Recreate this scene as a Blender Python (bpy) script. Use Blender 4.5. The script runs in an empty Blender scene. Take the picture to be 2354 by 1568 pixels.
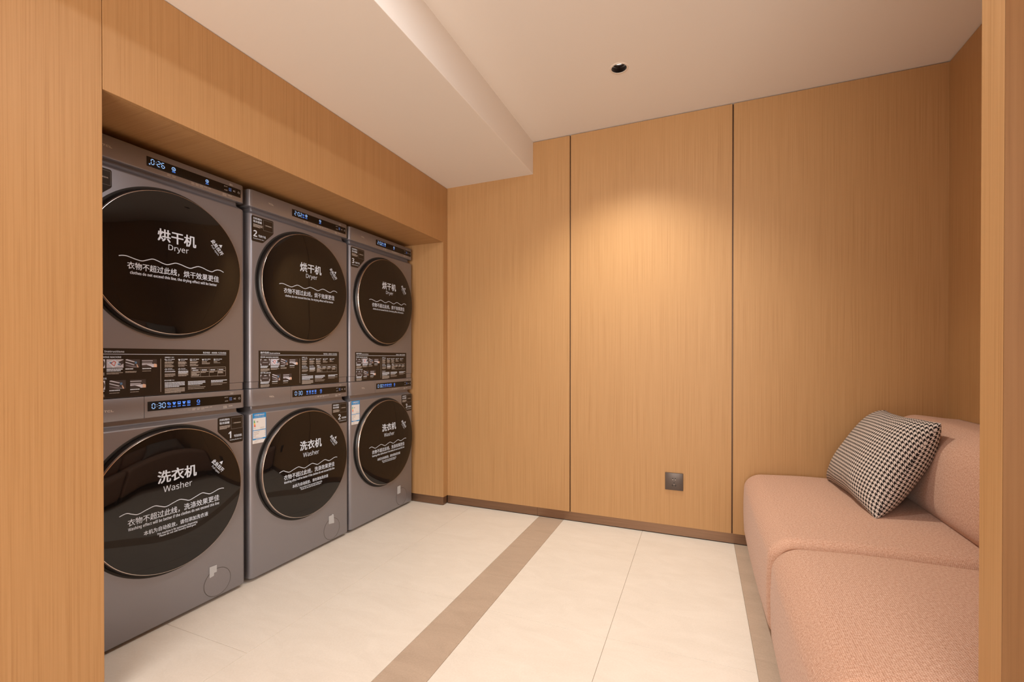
import bpy, bmesh, math, random
from mathutils import Vector, Matrix
random.seed(7)
SC = bpy.context.scene
COL = SC.collection

# ------------------------------------------------------------------ camera
cam_d = bpy.data.cameras.new('camera'); cam = bpy.data.objects.new('camera', cam_d); COL.objects.link(cam)
YAW, PITCH, ROLL = .3948, .0051, .0002
fw = Vector((-math.sin(YAW), math.cos(YAW), 0)); rt = Vector((math.cos(YAW), math.sin(YAW), 0)); up = Vector((0, 0, 1))
F = fw*math.cos(PITCH) - up*math.sin(PITCH); U = up*math.cos(PITCH) + fw*math.sin(PITCH)
R3 = rt*math.cos(ROLL) + U*math.sin(ROLL); U3 = U*math.cos(ROLL) - rt*math.sin(ROLL)
M = Matrix((R3, U3, -F)).transposed().to_4x4(); M.translation = Vector((1.5894, -2.6683, .9944))
cam.matrix_world = M
cam_d.sensor_width = 36.0; cam_d.lens = 1038.13/2354*36.0
cam_d.shift_y = (827.31-784)/2354
cam_d.clip_start = .02
SC.camera = cam

# ------------------------------------------------------------------ world, lights, exposure
w = bpy.data.worlds.new('world'); SC.world = w; w.use_nodes = True
w.node_tree.nodes['Background'].inputs[0].default_value = (1, .93, .86, 1)
w.node_tree.nodes['Background'].inputs[1].default_value = .05
SC.view_settings.view_transform = 'Standard'; SC.view_settings.look = 'None'
SC.view_settings.gamma = 1; SC.view_settings.use_curve_mapping = False
SC.view_settings.exposure = 0.03
SC.cycles.diffuse_bounces = 6
WARM = (1.0, .83, .66)

def area(name, loc, size, power, col, rot=(0, 0, 0)):
    d = bpy.data.lights.new(name, 'AREA'); d.shape = 'RECTANGLE'; d.size, d.size_y = size
    d.energy = power; d.color = col
    o = bpy.data.objects.new(name, d); o.location = loc; o.rotation_euler = rot; COL.objects.link(o); return o
def spot(name, loc, power, ang, blend, col=WARM, rad=.03, rot=(0, 0, 0)):
    d = bpy.data.lights.new(name, 'SPOT'); d.energy = power; d.color = col; d.spot_size = math.radians(ang)
    d.spot_blend = blend; d.shadow_soft_size = rad
    o = bpy.data.objects.new(name, d); o.location = loc; o.rotation_euler = rot; COL.objects.link(o); return o
# the recessed downlight seen in the ceiling, and a second lamp of the same row outside the frame
spot('downlight_beam', (1.237, -.524, 2.322), 86, 114, 1.0, (1, .95, .80))
area('second_ceiling_lamp', (1.237, -1.70, 2.335), (.08, .08), 10, (.92, .97, 1))
# added frontal fill light behind the camera, at the unseen corridor end
area('frontal_fill', (1.5, -4.65, 1.3), (2.2, 2.0), 102, (1, .95, .88), (math.radians(90), 0, 0))

# ------------------------------------------------------------------ material helpers
MAT = {}
def nmat(name):
    m = bpy.data.materials.new(name); m.use_nodes = True
    nt = m.node_tree; b = nt.nodes['Principled BSDF']; MAT[name] = m
    return m, nt, b
def flat(name, col, rough=.5, metal=0, emit=0, spec=.5):
    m, nt, b = nmat(name)
    b.inputs['Base Color'].default_value = (*col, 1); b.inputs['Roughness'].default_value = rough
    b.inputs['Metallic'].default_value = metal; b.inputs['Specular IOR Level'].default_value = spec
    if emit:
        b.inputs['Emission Color'].default_value = (*col, 1); b.inputs['Emission Strength'].default_value = emit
        b.inputs['Base Color'].default_value = (.02, .02, .02, 1)
    return m
def nd(nt, typ, **kw):
    n = nt.nodes.new(typ)
    for k, v in kw.items():
        if k in n.inputs: n.inputs[k].default_value = v
        else: setattr(n, k, v)
    return n
def coords(nt, scale, rot=(0, 0, 0)):
    tc = nt.nodes.new('ShaderNodeTexCoord'); mp = nt.nodes.new('ShaderNodeMapping')
    mp.inputs['Scale'].default_value = scale; mp.inputs['Rotation'].default_value = rot
    nt.links.new(tc.outputs['Object'], mp.inputs['Vector']); return mp
def ramp(nt, fac, stops):
    r = nt.nodes.new('ShaderNodeValToRGB'); e = r.color_ramp.elements
    while len(e) < len(stops): e.new(.5)
    for q, (p, c) in zip(e, stops): q.position = p; q.color = (*c, 1)
    nt.links.new(fac, r.inputs['Fac']); return r
def wood(name, grain='Z', hue=1.0, k=1.0, sat=1.0):
    m, nt, b = nmat(name); L = nt.links; hg, hb = hue*sat**.5, hue*sat
    s = {'Z': (260*k, 260*k, 2.2), 'X': (3, 260, 260)}[grain]; s2 = {'Z': (45*k, 45*k, .7), 'X': (.9, 45, 45)}[grain]
    n1 = nd(nt, 'ShaderNodeTexNoise', Scale=1.0, Detail=3.0, Roughness=.6); L.new(coords(nt, s).outputs[0], n1.inputs['Vector'])
    n2 = nd(nt, 'ShaderNodeTexNoise', Scale=1.0, Detail=2.0, Roughness=.5); L.new(coords(nt, s2).outputs[0], n2.inputs['Vector'])
    ad = nd(nt, 'ShaderNodeMath', operation='MULTIPLY_ADD'); L.new(n1.outputs['Fac'], ad.inputs[0]); ad.inputs[1].default_value = .83
    mu = nd(nt, 'ShaderNodeMath', operation='MULTIPLY'); L.new(n2.outputs['Fac'], mu.inputs[0]); mu.inputs[1].default_value = .17
    L.new(mu.outputs[0], ad.inputs[2])
    r = ramp(nt, ad.outputs[0], [(.28, (.365*hue, .195*hg, .078*hb)), (.5, (.435*hue, .245*hg, .105*hb)), (.72, (.47*hue, .273*hg, .124*hb))])
    L.new(r.outputs[0], b.inputs['Base Color']); b.inputs['Roughness'].default_value = .5
    b.inputs['Specular IOR Level'].default_value = .3
    bp_ = nd(nt, 'ShaderNodeBump', Strength=.06, Distance=.001); L.new(n1.outputs['Fac'], bp_.inputs['Height']); L.new(bp_.outputs[0], b.inputs['Normal'])
    return m
wood('wood_panel'); wood('wood_soffit', 'X'); wood('wood_outer_shaded', 'Z', .37, .5, .72)  # last one, partition's outer face: coarser grain, its shade put into the colour
def stone(name, c0, c1, rough=.42):
    m, nt, b = nmat(name); L = nt.links
    mp = coords(nt, (5, 12, 5), (0, 0, .5))
    n1 = nd(nt, 'ShaderNodeTexNoise', Scale=1.0, Detail=9.0, Roughness=.68, Distortion=.8); L.new(mp.outputs[0], n1.inputs['Vector'])
    n2 = nd(nt, 'ShaderNodeTexNoise', Scale=160.0, Detail=3.0); L.new(coords(nt, (1, 1, 1)).outputs[0], n2.inputs['Vector'])
    mx = nd(nt, 'ShaderNodeMath', operation='MULTIPLY_ADD'); L.new(n2.outputs['Fac'], mx.inputs[0]); mx.inputs[1].default_value = .35; 
    mu = nd(nt, 'ShaderNodeMath', operation='MULTIPLY'); L.new(n1.outputs['Fac'], mu.inputs[0]); mu.inputs[1].default_value = .65
    L.new(mu.outputs[0], mx.inputs[2])
    r = ramp(nt, mx.outputs[0], [(.33, c0), (.66, c1)]); L.new(r.outputs[0], b.inputs['Base Color'])
    b.inputs['Roughness'].default_value = rough; b.inputs['Specular IOR Level'].default_value = .35
    bp_ = nd(nt, 'ShaderNodeBump', Strength=.12, Distance=.002); L.new(mx.outputs[0], bp_.inputs['Height']); L.new(bp_.outputs[0], b.inputs['Normal'])
stone('tile_cream', (.745, .695, .635), (.83, .785, .73))
stone('tile_taupe', (.43, .335, .265), (.54, .43, .345), .5)
flat('grout', (.42, .36, .30), .8)
def plaster(name, col):
    m, nt, b = nmat(name); b.inputs['Base Color'].default_value = (*col, 1); b.inputs['Roughness'].default_value = .75
    b.inputs['Specular IOR Level'].default_value = .2
    n = nd(nt, 'ShaderNodeTexNoise', Scale=220.0, Detail=2.0); nt.links.new(coords(nt, (1, 1, 1)).outputs[0], n.inputs['Vector'])
    q = nd(nt, 'ShaderNodeBump', Strength=.03, Distance=.001); nt.links.new(n.outputs['Fac'], q.inputs['Height']); nt.links.new(q.outputs[0], b.inputs['Normal'])
plaster('plaster_white', (.80, .765, .73))
def brushed(name, c0, c1, rough, metal, sc=(4, 4, 420)):
    m, nt, b = nmat(name); L = nt.links
    n = nd(nt, 'ShaderNodeTexNoise', Scale=1.0, Detail=3.0); L.new(coords(nt, sc).outputs[0], n.inputs['Vector'])
    r = ramp(nt, n.outputs['Fac'], [(.3, c0), (.7, c1)]); L.new(r.outputs[0], b.inputs['Base Color'])
    b.inputs['Roughness'].default_value = rough; b.inputs['Metallic'].default_value = metal
brushed('bronze', (.20, .115, .070), (.26, .155, .098), .32, .75)
flat('bronze_dark', (.05, .027, .014), .5, .3)
flat('bronze_deep', (.085, .040, .017), .4, .4)
flat('black_void', (.008, .007, .006), .8)
def paint_metal(name, col):
    m, nt, b = nmat(name); L = nt.links
    n = nd(nt, 'ShaderNodeTexNoise', Scale=1500.0, Detail=1.0); L.new(coords(nt, (1, 1, 1)).outputs[0], n.inputs['Vector'])
    r = ramp(nt, n.outputs['Fac'], [(.3, tuple(c*.9 for c in col)), (.7, tuple(c*1.1 for c in col))]); L.new(r.outputs[0], b.inputs['Base Color'])
    b.inputs['Roughness'].default_value = .40; b.inputs['Metallic'].default_value = .6; b.inputs['Coat Weight'].default_value = .2; b.inputs['Coat Roughness'].default_value = .25
paint_metal('machine_grey', (.272, .268, .300))
paint_metal('panel_grey', (.262, .258, .290))
flat('door_black', (.008, .007, .007), .3)
flat('chrome', (.78, .68, .62), .2, 1)
m, nt, b = nmat('door_glass'); b.inputs['Base Color'].default_value = (.006, .005, .005, 1)
b.inputs['Roughness'].default_value = .035; b.inputs['IOR'].default_value = 1.47
flat('display_black', (.006, .005, .005), .12)
flat('seg_blue', (.36, .60, 1.0), .5, 0, 1.0)
flat('icon_blue', (.09, .29, 1.0), .5, 0, 1.0)
flat('dim_blue', (.10, .18, .42), .5, 0, .35)
flat('print_white', (.62, .72, .88), .55)
flat('print_grey', (.46, .43, .41), .55)
flat('print_dim', (.42, .40, .40), .55)
flat('logo_silver', (.62, .60, .60), .35, .3)
flat('sticker_black', (.016, .011, .008), .3)
flat('sticker_line', (.20, .19, .19), .4)
flat('paper', (.74, .76, .80), .5)
flat('label_blue', (.015, .26, .66), .45)
flat('l_green', (.03, .38, .10), .5); flat('l_yellow', (.80, .62, .05), .5); flat('l_red', (.75, .06, .03), .5); flat('l_orange', (.85, .30, .04), .5)
flat('ph_dark', (.055, .045, .048), .4); flat('ph_mid', (.20, .19, .23), .4); flat('ph_lilac', (.50, .52, .64), .4)
flat('ph_light', (.62, .66, .80), .4); flat('ph_red', (.55, .16, .16), .4); flat('ph_blue', (.10, .22, .42), .4); flat('ph_skin', (.72, .50, .40), .4)
flat('seam_dark', (.095, .083, .078), .5)
flat('rubber_and_shade', (.02, .018, .017), .7)  # rubber of the feet, also the shade painted around the doors
m, nt, b = nmat('clear_tape'); b.inputs['Base Color'].default_value = (.62, .66, .72, 1); b.inputs['Roughness'].default_value = .25; b.inputs['Alpha'].default_value = .72
flat('socket_grey', (.085, .062, .052), .35, .3)
flat('hole_black', (.004, .003, .003), .6)
flat('brass', (.55, .48, .40), .3, .8)
flat('lamp_trim', (.78, .72, .66), .4)
flat('lens_glow', (1.0, .92, .82), .3, 0, 1.6)
m, nt, b = nmat('lamp_reflector'); b.inputs['Base Color'].default_value = (.24, .20, .18, 1); b.inputs['Metallic'].default_value = 1; b.inputs['Roughness'].default_value = .18
flat('leg_grey', (.10, .085, .075), .45)

def fabric():
    m, nt, b = nmat('sofa_fabric'); L = nt.links
    def wv(sc, ax):
        q = nd(nt, 'ShaderNodeTexWave', Scale=1.0, Distortion=2.2, Detail=1.5, wave_type='BANDS', bands_direction=ax)
        q.inputs['Detail Scale'].default_value = 2.0
        L.new(coords(nt, sc).outputs[0], q.inputs['Vector']); return q
    tc = nt.nodes.new('ShaderNodeUVMap')
    def uvw(ax):
        q = nd(nt, 'ShaderNodeTexWave', Scale=72.0, Distortion=3.0, Detail=1.5, wave_type='BANDS', bands_direction=ax)
        q.inputs['Detail Scale'].default_value = 1.2; L.new(tc.outputs[0], q.inputs['Vector']); return q
    a, c = uvw('X'), uvw('Y')
    mu = nd(nt, 'ShaderNodeMath', operation='MULTIPLY'); L.new(a.outputs['Fac'], mu.inputs[0]); L.new(c.outputs['Fac'], mu.inputs[1])
    n = nd(nt, 'ShaderNodeTexNoise', Scale=170.0, Detail=3.0); L.new(tc.outputs[0], n.inputs['Vector'])
    ad = nd(nt, 'ShaderNodeMath', operation='MULTIPLY_ADD'); L.new(mu.outputs[0], ad.inputs[0]); ad.inputs[1].default_value = .45
    m2 = nd(nt, 'ShaderNodeMath', operation='MULTIPLY'); L.new(n.outputs['Fac'], m2.inputs[0]); m2.inputs[1].default_value = .75
    L.new(m2.outputs[0], ad.inputs[2])
    r = ramp(nt, ad.outputs[0], [(.18, (.345, .165, .098)), (.48, (.53, .315, .225)), (.82, (.70, .50, .41))])
    L.new(r.outputs[0], b.inputs['Base Color']); b.inputs['Roughness'].default_value = .9
    b.inputs['Specular IOR Level'].default_value = .15; b.inputs['Sheen Weight'].default_value = .15
    bm_ = nd(nt, 'ShaderNodeBump', Strength=.55, Distance=.0016); L.new(ad.outputs[0], bm_.inputs['Height']); L.new(bm_.outputs[0], b.inputs['Normal'])
fabric()
def houndstooth():
    m, nt, b = nmat('houndstooth'); L = nt.links
    uv = nt.nodes.new('ShaderNodeUVMap'); sp = nt.nodes.new('ShaderNodeSeparateXYZ'); L.new(uv.outputs[0], sp.inputs[0])
    def mt(op, a, b_=None):
        q = nd(nt, 'ShaderNodeMath', operation=op)
        for i, x in enumerate((a, b_)):
            if x is None: continue
            if isinstance(x, (int, float)): q.inputs[i].default_value = x
            else: L.new(x, q.inputs[i])
        return q.outputs[0]
    N = 8/.0142
    i = mt('FLOOR', mt('MULTIPLY', sp.outputs[0], N)); j = mt('FLOOR', mt('MULTIPLY', sp.outputs[1], N))
    a = mt('LESS_THAN', mt('FLOORED_MODULO', i, 8), 4); c = mt('LESS_THAN', mt('FLOORED_MODULO', j, 8), 4)
    t = mt('LESS_THAN', mt('FLOORED_MODULO', mt('ADD', i, j), 4), 2)
    f = mt('ADD', mt('MULTIPLY', t, a), mt('MULTIPLY', mt('SUBTRACT', 1, t), c))
    n = nd(nt, 'ShaderNodeTexNoise', Scale=900.0, Detail=2.0); L.new(uv.outputs[0], n.inputs['Vector'])
    mx = nd(nt, 'ShaderNodeMix', data_type='RGBA'); L.new(f, mx.inputs['Factor'])
    mx.inputs[6].default_value = (.64, .555, .51, 1); mx.inputs[7].default_value = (.014, .011, .011, 1)
    L.new(mx.outputs[2], b.inputs['Base Color']); b.inputs['Roughness'].default_value = .9; b.inputs['Specular IOR Level'].default_value = .15
    q = nd(nt, 'ShaderNodeBump', Strength=.4, Distance=.001); L.new(n.outputs['Fac'], q.inputs['Height']); L.new(q.outputs[0], b.inputs['Normal'])
houndstooth()

# ------------------------------------------------------------------ mesh helpers
class MB:
    def __init__(s): s.v = []; s.f = []; s.m = []
    def add(s, vs, fs, mi=0):
        o = len(s.v); s.v += [tuple(v) for v in vs]; s.f += [tuple(i+o for i in f) for f in fs]; s.m += [mi]*len(fs); return s
    def box(s, a, b, mi=0, bev=0):
        x0, y0, z0 = a; x1, y1, z1 = b
        if not bev:
            return s.add([(x0, y0, z0), (x1, y0, z0), (x1, y1, z0), (x0, y1, z0), (x0, y0, z1), (x1, y0, z1), (x1, y1, z1), (x0, y1, z1)],
                         [(0, 3, 2, 1), (4, 5, 6, 7), (0, 1, 5, 4), (1, 2, 6, 5), (2, 3, 7, 6), (3, 0, 4, 7)], mi)
        bm = bmesh.new(); bmesh.ops.create_cube(bm, size=1)
        for v in bm.verts: v.co = Vector(((x0+x1)/2+v.co.x*(x1-x0), (y0+y1)/2+v.co.y*(y1-y0), (z0+z1)/2+v.co.z*(z1-z0)))
        bmesh.ops.bevel(bm, geom=bm.edges[:], offset=bev, segments=2, affect='EDGES', profile=.5)
        bm.verts.index_update(); s.add([v.co for v in bm.verts], [[v.index for v in f.verts] for f in bm.faces], mi); bm.free(); return s
    def lathe(s, prof, cu, cz, n=96, mi=0, x0=0, close=False):
        # revolve (radius, out) about the x axis through (y=cu, z=cz)
        vs = []; fs = []; k = len(prof)
        for i in range(n):
            a = 2*math.pi*i/n
            for r, p in prof: vs.append((x0+p, cu+r*math.cos(a), cz+r*math.sin(a)))
        for i in range(n):
            j = (i+1) % n
            for q in range(k-1): fs.append((i*k+q, j*k+q, j*k+q+1, i*k+q+1))
        return s.add(vs, fs, mi)
    def lathez(s, prof, cx, cy, n=48, mi=0):
        vs = []; fs = []; k = len(prof)
        for i in range(n):
            a = 2*math.pi*i/n
            for r, z in prof: vs.append((cx+r*math.cos(a), cy+r*math.sin(a), z))
        for i in range(n):
            j = (i+1) % n
            for q in range(k-1): fs.append((i*k+q, j*k+q, j*k+q+1, i*k+q+1))
        return s.add(vs, fs, mi)
    def tube(s, pts, r, n=8, mi=0):
        vs = []; fs = []; P = [Vector(p) for p in pts]
        for i, p in enumerate(P):
            t = (P[min(i+1, len(P)-1)]-P[max(i-1, 0)]).normalized(); a = t.orthogonal().normalized()
            if abs(t.z) < .95: a = t.cross(Vector((0, 0, 1))).normalized()
            c = t.cross(a)
            for k in range(n): g = 2*math.pi*k/n; vs.append(p+a*r*math.cos(g)+c*r*math.sin(g))
        for i in range(len(P)-1):
            for k in range(n): q = (k+1) % n; fs.append((i*n+k, i*n+q, (i+1)*n+q, (i+1)*n+k))
        fs += [tuple(range(n))[::-1], tuple(range((len(P)-1)*n, len(P)*n))]
        return s.add(vs, fs, mi)
    def poly(s, pts, p, mi=0):          # flat polygon on a plane x = p, points (u, z)
        return s.add([(p, u, z) for u, z in pts], [tuple(range(len(pts)))], mi)
    def rect(s, u0, z0, u1, z1, p, mi=0): return s.poly([(u0, z0), (u1, z0), (u1, z1), (u0, z1)], p, mi)
    def mesh(s, name, mats, smooth=False):
        me = bpy.data.meshes.new(name); me.from_pydata(s.v, [], s.f); me.update()
        for q in (mats if isinstance(mats, (list, tuple)) else [mats]): me.materials.append(MAT[q])
        if any(s.m): me.polygons.foreach_set('material_index', s.m)
        bm = bmesh.new(); bm.from_mesh(me)
        if smooth:
            bmesh.ops.remove_doubles(bm, verts=bm.verts, dist=1e-6)
            bmesh.ops.recalc_face_normals(bm, faces=bm.faces)
        bm.to_mesh(me); bm.free()
        if smooth:
            me.polygons.foreach_set('use_smooth', [True]*len(me.polygons))
            try: me.set_sharp_from_angle(angle=math.radians(smooth if smooth > 1 else 40))
            except Exception: pass
        return me
def obj(name, me, parent=None):
    o = bpy.data.objects.new(name, me); COL.objects.link(o)
    if name in ('print', 'key_marks', 'fine_print', 'lettering', 'pin_hole'): o['kind'] = 'stuff'
    if parent: o.parent = parent
    return o
def build(mb, name, mats, parent=None, smooth=False): return obj(name, mb.mesh(name, mats, smooth), parent)
def thing(name, label, cat, loc=(0, 0, 0), group=None):
    o = bpy.data.objects.new(name, None); COL.objects.link(o); o.location = loc; o.empty_display_size = .1
    o['label'] = label; o['category'] = cat
    if group: o['group'] = group
    return o
def struct(o): o['kind'] = 'structure'; return o

# text: glyph outlines -> flat mesh, cached; Latin letters are set glyph by glyph from the same sans face as the Chinese
_T = {}
def outline(body):
    c = bpy.data.curves.new('t', 'FONT'); c.body = body; c.size = 1; c.resolution_u = 2; c.fill_mode = 'FRONT'
    o = bpy.data.objects.new('t', c)
    me = bpy.data.meshes.new_from_object(o)
    vs = [(v.co.x, v.co.y) for v in me.vertices]; fs = [tuple(p.vertices) for p in me.polygons]
    bpy.data.objects.remove(o); bpy.data.curves.remove(c); bpy.data.meshes.remove(me)
    return vs, fs
def sans(body, heavy):
    """Latin letters and digits of a plain sans face"""
    a, b_, d = (0x1D5D4, 0x1D5EE, 0x1D7EC) if heavy else (0x1D5A0, 0x1D5BA, 0x1D7E2); out = ''
    for ch in body:
        if 'A' <= ch <= 'Z': out += chr(a+ord(ch)-65)
        elif 'a' <= ch <= 'z': out += chr(b_+ord(ch)-97)
        elif '0' <= ch <= '9': out += chr(d+ord(ch)-48)
        else: out += ch
    return out
def glyphs(body, heavy=False):
    k = (body, heavy)
    if k not in _T: _T[k] = outline(sans(body, heavy) if body.isascii() else body)
    return _T[k]
def text(mb, body, u0, z0, u1, z1, p, mi=0, bold=0.0, rot=0.0, pf=None):
    """fit the words into the box u0..u1, z0..z1 on the face; rot turns them about the box centre; bold thickens the strokes"""
    vs, fs = glyphs(body, bold >= .015)
    if not vs: return mb
    if body.isascii(): bold = 0
    a0 = min(v[0] for v in vs)-bold; a1 = max(v[0] for v in vs)+bold; b0 = min(v[1] for v in vs)-bold; b1 = max(v[1] for v in vs)+bold
    cu, cz = (u0+u1)/2, (z0+z1)/2; W, H = u1-u0, z1-z0; co, si = math.cos(rot), math.sin(rot)
    for n_, (bx, bz) in enumerate([(0, 0)] if bold < .004 else [(-bold, -bold*.6), (bold, -bold*.6), (bold, bold*.6), (-bold, bold*.6)]):
        out = []; dp = n_*.00002
        for x, y in vs:
            x = ((x+bx-a0)/max(a1-a0, 1e-9)-.5)*W; y = ((y+bz-b0)/max(b1-b0, 1e-9)-.5)*H
            u, z = cu+x*co-y*si, cz+x*si+y*co
            out.append(((pf(u, z) if pf else p)+dp, u, z))
        mb.add(out, fs, mi)
    return mb
def bars(mb, u0, z1, width, n, pitch, h, p, mi, rag=.35, rnd=random):
    for k in range(n):                      # rows of print too small to read: broken bars
        wd = width*(1-rag*rnd.random()) if k == n-1 or rnd.random() < .3 else width
        u = u0
        while u < u0+wd-.001:
            l = min(u0+wd-u, .004+.010*rnd.random()); mb.rect(u, z1-k*pitch-h, u+l, z1-k*pitch, p, mi); u += l+.0006
def ring2(mb, cu, cz, r0, r1, p, mi, n=20, a0=0, a1=2*math.pi):
    vs = []; 
    for i in range(n+1):
        a = a0+(a1-a0)*i/n
        vs += [(p, cu+r0*math.cos(a), cz+r0*math.sin(a)), (p, cu+r1*math.cos(a), cz+r1*math.sin(a))]
    mb.add(vs, [(2*i, 2*i+1, 2*i+3, 2*i+2) for i in range(n)], mi)
def line2(mb, pts, wd, p, mi, pf=None):
    n = len(pts); vs = []
    for i, (u, z) in enumerate(pts):
        a = pts[max(i-1, 0)]; b = pts[min(i+1, n-1)]; t = Vector((b[0]-a[0], b[1]-a[1])).normalized()
        for sg in (-1, 1):
            uu, zz = u-t.y*wd/2*sg, z+t.x*wd/2*sg; vs.append((pf(uu, zz) if pf else p, uu, zz))
    mb.add(vs, [(2*i, 2*i+2, 2*i+3, 2*i+1) for i in range(n-1)], mi)

# ------------------------------------------------------------------ room shell
W, ZC, ZS, WS = 2.6345, 2.345, 2.143, .620
ZF, NY0, NY1 = 1.767, -1.918, -.052          # niche soffit height, niche ends
YB = -4.7                                    # far end of the corridor behind the camera
ZB = .056                                    # top of the bronze baseboard

# floor: grout bed with every tile a piece of its own
fl = struct(build(MB().box((-.95, YB, -.06), (W+.05, .05, -.0022)), 'floor', 'grout'))
def tile(x0, x1, y0, y1, mat):
    g = .0007
    mb = MB(); z0, z1, e = -.0022, 0.0, .0003
    a = (x0+g, y0+g, x1-g, y1-g)
    mb.add([(a[0], a[1], z0), (a[2], a[1], z0), (a[2], a[3], z0), (a[0], a[3], z0),
            (a[0], a[1], z1-.0006), (a[2], a[1], z1-.0006), (a[2], a[3], z1-.0006), (a[0], a[3], z1-.0006),
            (a[0]+e, a[1]+e, z1), (a[2]-e, a[1]+e, z1), (a[2]-e, a[3]-e, z1), (a[0]+e, a[3]-e, z1)],
           [(0, 1, 5, 4), (1, 2, 6, 5), (2, 3, 7, 6), (3, 0, 4, 7), (4, 5, 9, 8), (5, 6, 10, 9), (6, 7, 11, 10), (7, 4, 8, 11), (8, 9, 10, 11)])
    build(mb, 'tile', mat, fl)
def column(x0, x1, joints, mat):
    ys = sorted([YB, 0.02]+[j for j in joints if YB < j < .0]); 
    for a, c in zip(ys, ys[1:]): tile(x0, x1, a, c, mat)
cream = [(-.93, -.291, [-.70-.9145*k for k in range(5)]), (-.291, .1838, [-.6985-.9145*k for k in range(5)]), (.1838, .6601, [-1.0507-.9145*k for k in range(4)]),
         (.8177, 1.2856, [-1.0661-.9145*k for k in range(4)]), (1.2856, 1.7583, [-1.0625-.9145*k for k in range(4)]), (1.9165, 2.65, [-.5-.9145*k for k in range(6)])]
for x0, x1, j in cream: column(x0, x1, j, 'tile_cream')
for x0, x1 in ((.6601, .8177), (1.7583, 1.9165)): column(x0, x1, [-2.35], 'tile_taupe')
# floor under the sofa row beyond W and niche handled by the grout bed

# left wall with the laundry niche
wl = struct(build(MB().box((-1.02, YB, -.05), (-.93, .08, 2.6)), 'wall_left', 'black_void'))
T = .018
def panel(parent, a, b, mat='wood_panel', bev=.0012, name='panel'): return build(MB().box(a, b, 0, bev), name, mat, parent)
yj = NY0-.0005
for y0, y1 in ((-2.95, yj), (-3.85, -2.9515), (YB, -3.8515)): panel(wl, (-T, y0, ZB), (0, y1-.0008, ZC if y1 < -2.2 else 2.3))
fa = MB().box((-T, NY0, ZF), (0, .004, ZS-.002), 0, .0012).box((-T, NY1, ZB), (0, .004, ZF), 0)
build(fa, 'panel', 'wood_panel', wl)
build(MB().box((-.92, NY0-.0, ZF), (-T, NY1, ZF+T)), 'niche_soffit', 'wood_soffit', wl)
panel(wl, (-.92, NY1, ZB), (-T, NY1+T, ZF+T), name='niche_side')
panel(wl, (-.92, NY0-T, ZB), (-T, NY0-.0002, ZF+T), name='niche_side')
panel(wl, (-.93, NY0, .0), (-.915, NY1, ZF), name='niche_back')
# back wall: three veneer panels with bronze-lined reveals between them
wb = struct(build(MB().box((-1.0, .02, -.05), (W+.15, .10, 2.6)), 'wall_back', 'bronze_dark'))
GX = ((0.0006, .8565), (.8636, 1.7447), (1.7517, W+.012))
for i, (x0, x1) in enumerate(GX): panel(wb, (x0, 0, ZB), (x1, .018, ZC-.0035))
for gx0, gx1 in ((.8565, .8636), (1.7447, 1.7517)):
    build(MB().box((gx0, .011, ZB), (gx1, .02, ZC-.003)), 'reveal_strip', 'bronze_deep', wb)
# right wall behind the sofa
wr = struct(build(MB().box((W+.02, YB, -.05), (W+.10, .1, 2.6)), 'wall_right', 'bronze_dark'))
for y0, y1 in ((-.90, .0), (-1.80, -.9025), (-2.75, -1.8025), (-3.7, -2.7525), (YB, -3.7025)): panel(wr, (W, y0, ZB), (W+.018, y1, ZC-.0035))
# partition on the right, close to the camera: jamb face and outer face
PX, PY0, PY1 = 2.008, -1.763, -1.701
wf = struct(build(MB().box((PX+.02, PY0+.012, 0), (W+.02, PY1-.012, 2.6)), 'wall_front', 'wood_panel'))
build(MB().box((PX, PY0+.0014, 0), (PX+.02, PY1, 2.6), 0, .0005), 'jamb_board', 'wood_panel', wf)
build(MB().box((PX, PY0, 0), (W+.02, PY0+.0012, 2.6)), 'panel', 'wood_outer_shaded', wf)
build(MB().box((PX+.02, PY1-.012, 0), (W, PY1, 2.6), 0, .001), 'panel', 'wood_panel', wf)
struct(build(MB().box((-1, YB-.08, -.05), (W+.1, YB, 2.6)), 'wall_corridor', 'plaster_white'))
# ceiling with the lowered bulkhead along the machines
ce = struct(build(MB().box((WS, PY0, ZC), (W+.1, .1, ZC+.07)), 'ceiling', 'plaster_white'))
DL = (1.237, -.524)
build(MB().box((-.02, YB, ZS), (WS, .03, ZC+.3), 0, .002), 'bulkhead', 'plaster_white', ce)
build(MB().box((WS, YB, 2.58), (W+.1, PY0, 2.66)).box((WS, PY0-.02, ZC), (W+.1, PY0, 2.66)), 'corridor_ceiling', 'plaster_white', ce)
# cut the ceiling open around the downlight
bm = bmesh.new(); bm.from_mesh(ce.data); bmesh.ops.delete(bm, geom=bm.faces[:], context='FACES'); 
for v in bm.verts[:]: bm.verts.remove(v)
n = 48; rr = .037
x0, x1, y0, y1 = WS, W+.1, PY0, .1
def onrect(a):
    dx, dy = math.cos(a), math.sin(a); ts = []
    if dx > 1e-9: ts.append((x1-DL[0])/dx)
    if dx < -1e-9: ts.append((x0-DL[0])/dx)
    if dy > 1e-9: ts.append((y1-DL[1])/dy)
    if dy < -1e-9: ts.append((y0-DL[1])/dy)
    t = min(ts); return (DL[0]+dx*t, DL[1]+dy*t)
angs = sorted([2*math.pi*i/n for i in range(n)]+[math.atan2(yy-DL[1], xx-DL[0]) % (2*math.pi) for xx in (x0, x1) for yy in (y0, y1)])
inn = [bm.verts.new((DL[0]+rr*math.cos(a), DL[1]+rr*math.sin(a), ZC)) for a in angs]
out = [bm.verts.new((*onrect(a), ZC)) for a in angs]
intop = [bm.verts.new((DL[0]+rr*math.cos(a), DL[1]+rr*math.sin(a), ZC+.07)) for a in angs]
outtop = [bm.verts.new((*onrect(a), ZC+.07)) for a in angs]
k = len(angs)
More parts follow.
